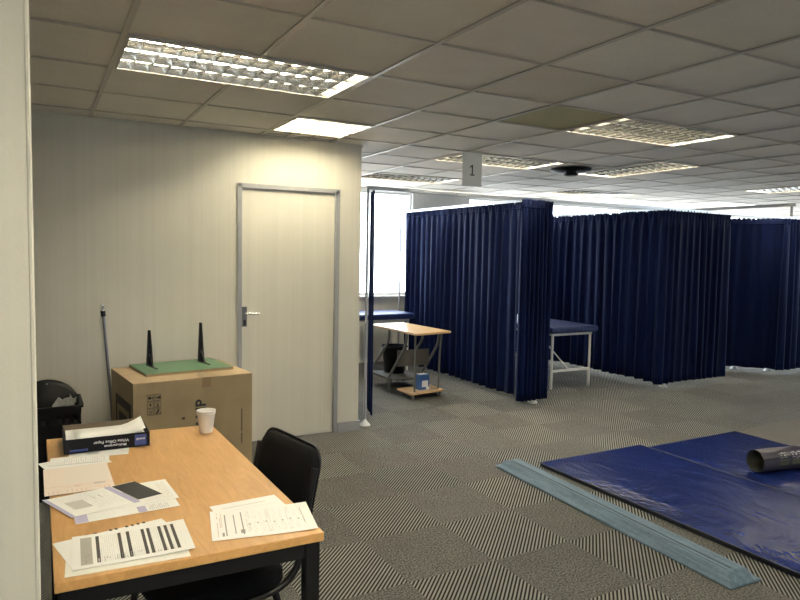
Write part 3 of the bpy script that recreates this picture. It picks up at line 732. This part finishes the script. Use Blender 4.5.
# foam cups
cp = thing('foam_cup', 'white foam cup, slightly nested pair, at the back right of the table', 'cup', (.642, 2.925, TZ))
MB(M['cup']).lathe([(0, .001), (.026, 0), (.0285, .006), (.0385, .083), (.0405, .085), (.041, .089), (.0385, .089), (.0375, .085), (.027, .012), (0, .012)], seg=32, cap=False).build('cup_body', cp)
MB(M['cup']).lathe([(.0375, .089), (.0395, .094), (.0415, .096), (.0415, .0995), (.039, .0995), (.037, .094), (.034, .06), (0, .058)], seg=32, cap=False).build('inner_cup', cp)

# ------------------------------------------------------------------ chair
ch = thing('office_chair', 'black padded visitor chair pushed under the right side of the table', 'chair', (.525, 2.245, 0), math.radians(10))
def rbox(mb, cx, cy_, hx, hy, r, z0, z1, lean=0, crown=.012):
    poly = []
    for sxx, syy, a0 in ((1, 1, 0), (-1, 1, 90), (-1, -1, 180), (1, -1, 270)):
        for q in range(7):
            a = math.radians(a0+15*q); poly.append((cx+sxx*(hx-r)+r*math.cos(a), cy_+syy*(hy-r)+r*math.sin(a)))
    n = len(poly); rings = [(1-.03, z0), (1, z0+.008), (1, z1-.018), (.965, z1-.004), (.80, z1+crown*.6), (.4, z1+crown)]
    vs = [(cx+(x-cx)*s_, cy_+(y-cy_)*s_, z) for s_, z in rings for x, y in poly]
    mb.add(vs, [(i*n+j, i*n+(j+1) % n, (i+1)*n+(j+1) % n, (i+1)*n+j) for i in range(len(rings)-1) for j in range(n)]+[tuple(range(n-1, -1, -1)), tuple(range((len(rings)-1)*n, len(rings)*n))], None, True)
s_ = MB(M['black_fabric']); rbox(s_, -.04, 0, .215, .225, .09, .425, .478); s_.build('seat', ch)
# backrest: pad lying in local xy then stood up, leaning back
bk = MB(M['black_fabric']); rbox(bk, 0, -.012, .185, .200, .065, -.018, .018, crown=.008)
bm_ = Matrix.Translation((.250, 0, .675)) @ Matrix.Rotation(math.radians(-12), 4, 'Y').inverted() @ Matrix.Rotation(-PI/2, 4, 'Y')
bk.xform(bm_); bk.build('backrest', ch)
sp_ = MB(M['black_plastic']); rbox(sp_, 0, .012, .192, .206, .070, -.014, -.002, crown=.004); sp_.xform(bm_ @ Matrix.Rotation(PI, 4, 'Y') @ Matrix.Translation((0, 0, .034))); sp_.build('back_shell', ch)
for sd_ in (-1, 1):
    y = sd_*.205
    MB(M['black_metal']).tube([(.272, y, .80), (.236, y, .62), (.215, y, .47), (.14, y, .405), (-.22, y, .405)], .0125, 10, round_=.07).build('side_frame', ch)
    MB(M['black_metal']).tube([(.12, y, .405), (.24, y*1.02, 0)], .0125, 10).build('leg', ch)
    MB(M['black_metal']).tube([(-.20, y, .405), (-.27, y*1.02, 0)], .0125, 10).build('leg', ch)
for x in (-.18, .10): MB(M['black_metal']).tube([(x, -.205, .405), (x, .205, .405)], .011, 8).build('crossbar', ch)

# ------------------------------------------------------------------ big carton, green shelf, pole, crate
bxo = thing('cardboard_box', 'large brown cardboard box against the cream partition', 'box', (.506, 4.345, 0), math.radians(6.0))
BW, BD, BH = .782, .64, .70
cb = MB(M['card'], M['card_top'])
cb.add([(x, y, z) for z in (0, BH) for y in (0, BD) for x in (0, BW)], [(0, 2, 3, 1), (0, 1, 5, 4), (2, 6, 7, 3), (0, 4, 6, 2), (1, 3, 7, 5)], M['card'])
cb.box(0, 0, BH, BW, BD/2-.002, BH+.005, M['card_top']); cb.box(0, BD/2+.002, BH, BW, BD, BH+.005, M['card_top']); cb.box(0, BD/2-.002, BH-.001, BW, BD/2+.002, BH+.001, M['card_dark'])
cb.build('carton', bxo)
tp = MB(M['ptape']); tp.box(BW*.553, -.0012, BH-.062, BW*.553+.062, -.0003, BH+.006); tp.box(BW*.553, -.0012, BH+.0052, BW*.553+.062, .20, BH+.0062); tp.build('tape', bxo)
pm = MB(M['ink'], M['card_dark'])
F = lambda u, z: Matrix.Translation((u, -.0016, z)) @ Matrix.Rotation(PI/2, 4, 'X')
text(pm, 'LAMP', .098, F(.428, .440) @ Matrix.Rotation(PI/2, 4, 'Z'), M['ink'], .002)
def fr_(u0_, z0, u1_, z1, m_=M['ink']): pm.box(u0_, -.0016, z0, u1_, -.0006, z1, m_)
def outline(u0_, z0, u1_, z1, w_=.0022):
    fr_(u0_, z0, u1_, z0+w_); fr_(u0_, z1-w_, u1_, z1); fr_(u0_, z0+w_, u0_+w_, z1-w_); fr_(u1_-w_, z0+w_, u1_, z1-w_)
for i in range(2):
    for j in range(3): outline(.083+i*.046, .492+j*.046, .123+i*.046, .534+j*.046)
fr_(.090, .596, .108, .612); fr_(.112, .598, .118, .610); fr_(.134, .600, .150, .606); fr_(.150, .596, .166, .612)
fr_(.100, .550, .106, .570); fr_(.096, .558, .110, .564); fr_(.140, .545, .158, .549); fr_(.146, .549, .152, .568)
fr_(.090, .500, .116, .505); fr_(.090, .514, .116, .519)
pm.add([(.134, -.0016, .497), (.146, -.0016, .497), (.160, -.0016, .525), (.150, -.0016, .529)], [(0, 1, 2, 3)], M['ink']); fr_(.158, .498, .166, .506)
# small vertical lines of shipping text on the right
z = .225
rnd = random.Random(3)
while z < .455:
    ln = rnd.uniform(.007, .016)
    if not .29 < z < .30: fr_(.703, z, .712, z+ln, M['card_dark'])
    z += ln+.003
fr_(.300, .440, .320, .455, M['card_dark'])
# big printed handle panel on the left side
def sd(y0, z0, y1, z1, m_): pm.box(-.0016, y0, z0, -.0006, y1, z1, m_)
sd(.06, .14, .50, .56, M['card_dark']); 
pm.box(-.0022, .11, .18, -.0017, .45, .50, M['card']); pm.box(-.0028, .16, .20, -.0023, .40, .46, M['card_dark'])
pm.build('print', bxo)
# dusty scrape marks of packing tape on top
gs = thing('shelf_board', 'green laminated shelf board with two black brackets, upside down on the big box', 'shelf', (.878, 4.80, .7065), math.radians(7.2))
bd = MB(M['board_edge'], M['green']); bd.box(-.298, -.225, 0, .298, .225, .0165, M['board_edge']); bd.box(-.298, -.225, .0165, .298, .225, .0180, M['green'])
bo = bd.build('board', gs)
for bxp, bht in ((-.185, .268), (.183, .305)):
    k_ = MB(M['black_metal'])
    # upright arm: channel tapering upward; foot arm tapering toward the front
    def arm(p, q, wa, wb, axis):
        p = Vector(p); q = Vector(q)
        da = Vector((wa, 0, 0)); db = Vector((wb, 0, 0)); e_ = Vector((0, .004, 0)) if axis == 'z' else Vector((0, 0, .004))
        k_.hexa([p-da, p+da, p+da+e_, p-da+e_], [q-db, q+db, q+db+e_, q-db+e_])
    yb_ = .12
    arm((bxp, yb_, .018), (bxp, yb_, bht), .021, .009, 'z')
    arm((bxp, yb_, .018), (bxp, yb_-.19, .018), .018, .006, 'y')
    for sgn in (-1, 1):       # ribs
        k_.hexa([(bxp+sgn*.020-.002, yb_-.022, .018), (bxp+sgn*.020+.002, yb_-.022, .018), (bxp+sgn*.020+.002, yb_, .018), (bxp+sgn*.020-.002, yb_, .018)],
                [(bxp+sgn*.008-.002, yb_-.006, bht-.003), (bxp+sgn*.008+.002, yb_-.006, bht-.003), (bxp+sgn*.008+.002, yb_, bht-.003), (bxp+sgn*.008-.002, yb_, bht-.003)])
    k_.hexa([(bxp-.0025, yb_-.10, .022), (bxp+.0025, yb_-.10, .022), (bxp+.0025, yb_-.001, .022), (bxp-.0025, yb_-.001, .022)], [(bxp-.0025, yb_-.012, .10), (bxp+.0025, yb_-.012, .10), (bxp+.0025, yb_-.001, .10), (bxp-.0025, yb_-.001, .10)])
    bo_ = k_.build('bracket', gs)
    MB(M['alu']).lathe([(.005, 0), (.005, .003), (.001, .004)], (bxp, yb_-.08, .022), 10).build('screw', bo_)
pol = thing('metal_pole', 'slim grey metal pole leaning on the wall left of the big box', 'pole', (.47, 5.0, 0))
pa, pb_ = Vector((.470, 5.00, .013)), Vector((.398, 5.095, 1.12)); dd = (pb_-pa).normalized()
MB(M['steel']).tube([pa, pa+dd*1.065], .0105, 12).build('shaft', pol, True)
MB(M['black_plastic']).tube([pa+dd*1.055, pa+dd*1.095], .016, 12).build('collar', pol, True)
MB(M['chrome']).tube([pa+dd*1.095, pa+dd*1.112, pa+dd*1.118, pa+dd*1.14], [.007, .007, .011, .011], 10).build('tip', pol, True)

cr_ = thing('crate', 'black slatted plastic crate on the floor in the left corner', 'crate', (.034, 4.62, 0))
CW, CD, CH = .185, .17, .565
k_ = MB(M['black_plastic'])
for z0, z1 in ((0, .05), (.17, .20), (.31, .34), (.44, .47), (.525, CH)):
    k_.box(-CW, -CD, z0, CW, -CD+.008, z1); k_.box(-CW, CD-.008, z0, CW, CD, z1); k_.box(-CW, -CD+.008, z0, -CW+.008, CD-.008, z1); k_.box(CW-.008, -CD+.008, z0, CW, CD-.008, z1)
for i in range(9):
    u = -1+2*i/8
    for y in (-CD+.001, CD-.007): k_.box(u*(CW-.012)-.010, y, .04, u*(CW-.012)+.010, y+.006, .54)
    if 0 < i < 8:
        for x in (-CW+.001, CW-.007): k_.box(x, u*(CD-.012)-.009, .04, x+.006, u*(CD-.012)+.009, .54)
k_.box(-CW+.008, -CD+.008, 0, CW-.008, CD-.008, .01)
k_.build('basket', cr_)
rm = MB(M['black_plastic']); rm.box(-CW-.012, -CD-.012, CH, CW+.012, -CD+.008, CH+.014); rm.box(-CW-.012, CD-.008, CH, CW+.012, CD+.012, CH+.014); rm.box(-CW-.012, -CD+.008, CH, -CW+.008, CD-.008, CH+.014); rm.box(CW-.008, -CD+.008, CH, CW+.012, CD-.008, CH+.014)
rm.build('rim', cr_, bevel=.003)
ln_ = thing('round_lid', 'round black lid standing upright inside the crate', 'lid', (.035, 4.72, .275))
o = MB(M['black_plastic']).lathe([(0, 0), (.16, 0), (.190, -.006), (.196, -.020), (.200, -.020), (.198, .002), (.17, .012), (.05, .016), (0, .016)], seg=48, cap=False)
o.xform(Matrix.Translation((0, 0, .225)) @ Matrix.Rotation(math.radians(80), 4, 'X')); o.build('disc', ln_)
MB(M['alu']).lathe([(.004, 0), (.004, .004), (.001, .005)], (0, 0, 0), 8).xform(Matrix.Translation((.0, -.035, .405)) @ Matrix.Rotation(math.radians(80), 4, 'X')).build('rivet', ln_)
# crumpled wrapper in the crate
vs = []; rnd = random.Random(8)
wr = MB(M['foil'])
for i in range(7):
    for j in range(6): vs.append((i*.024-.07, j*.02-.05, rnd.uniform(-.022, .022)+.03*math.sin(i*1.3+j)))
wr.add(vs, [(j+i*6, j+1+i*6, j+1+(i+1)*6, j+(i+1)*6) for i in range(6) for j in range(5)])
o = wr.build('crumpled_wrapper'); o.location = (.125, 4.60, .553); o.rotation_euler = (.35, -.4, .3); sm_ = o.modifiers.new('thick', 'SOLIDIFY'); sm_.thickness = .0015
tag(o, 'crumpled grey wrapper poking out of the black crate', 'wrapper')
# filler in the crate that carries the lid and wrapper
fl = MB(M['black_plastic']).box(-.17, -.155, .011, .17, .04, .46)
o = fl.build('black_bag', None, bevel=.03, seg=3); o.location = (.034, 4.62, 0); tag(o, 'black bag filling the inside of the crate', 'bag')
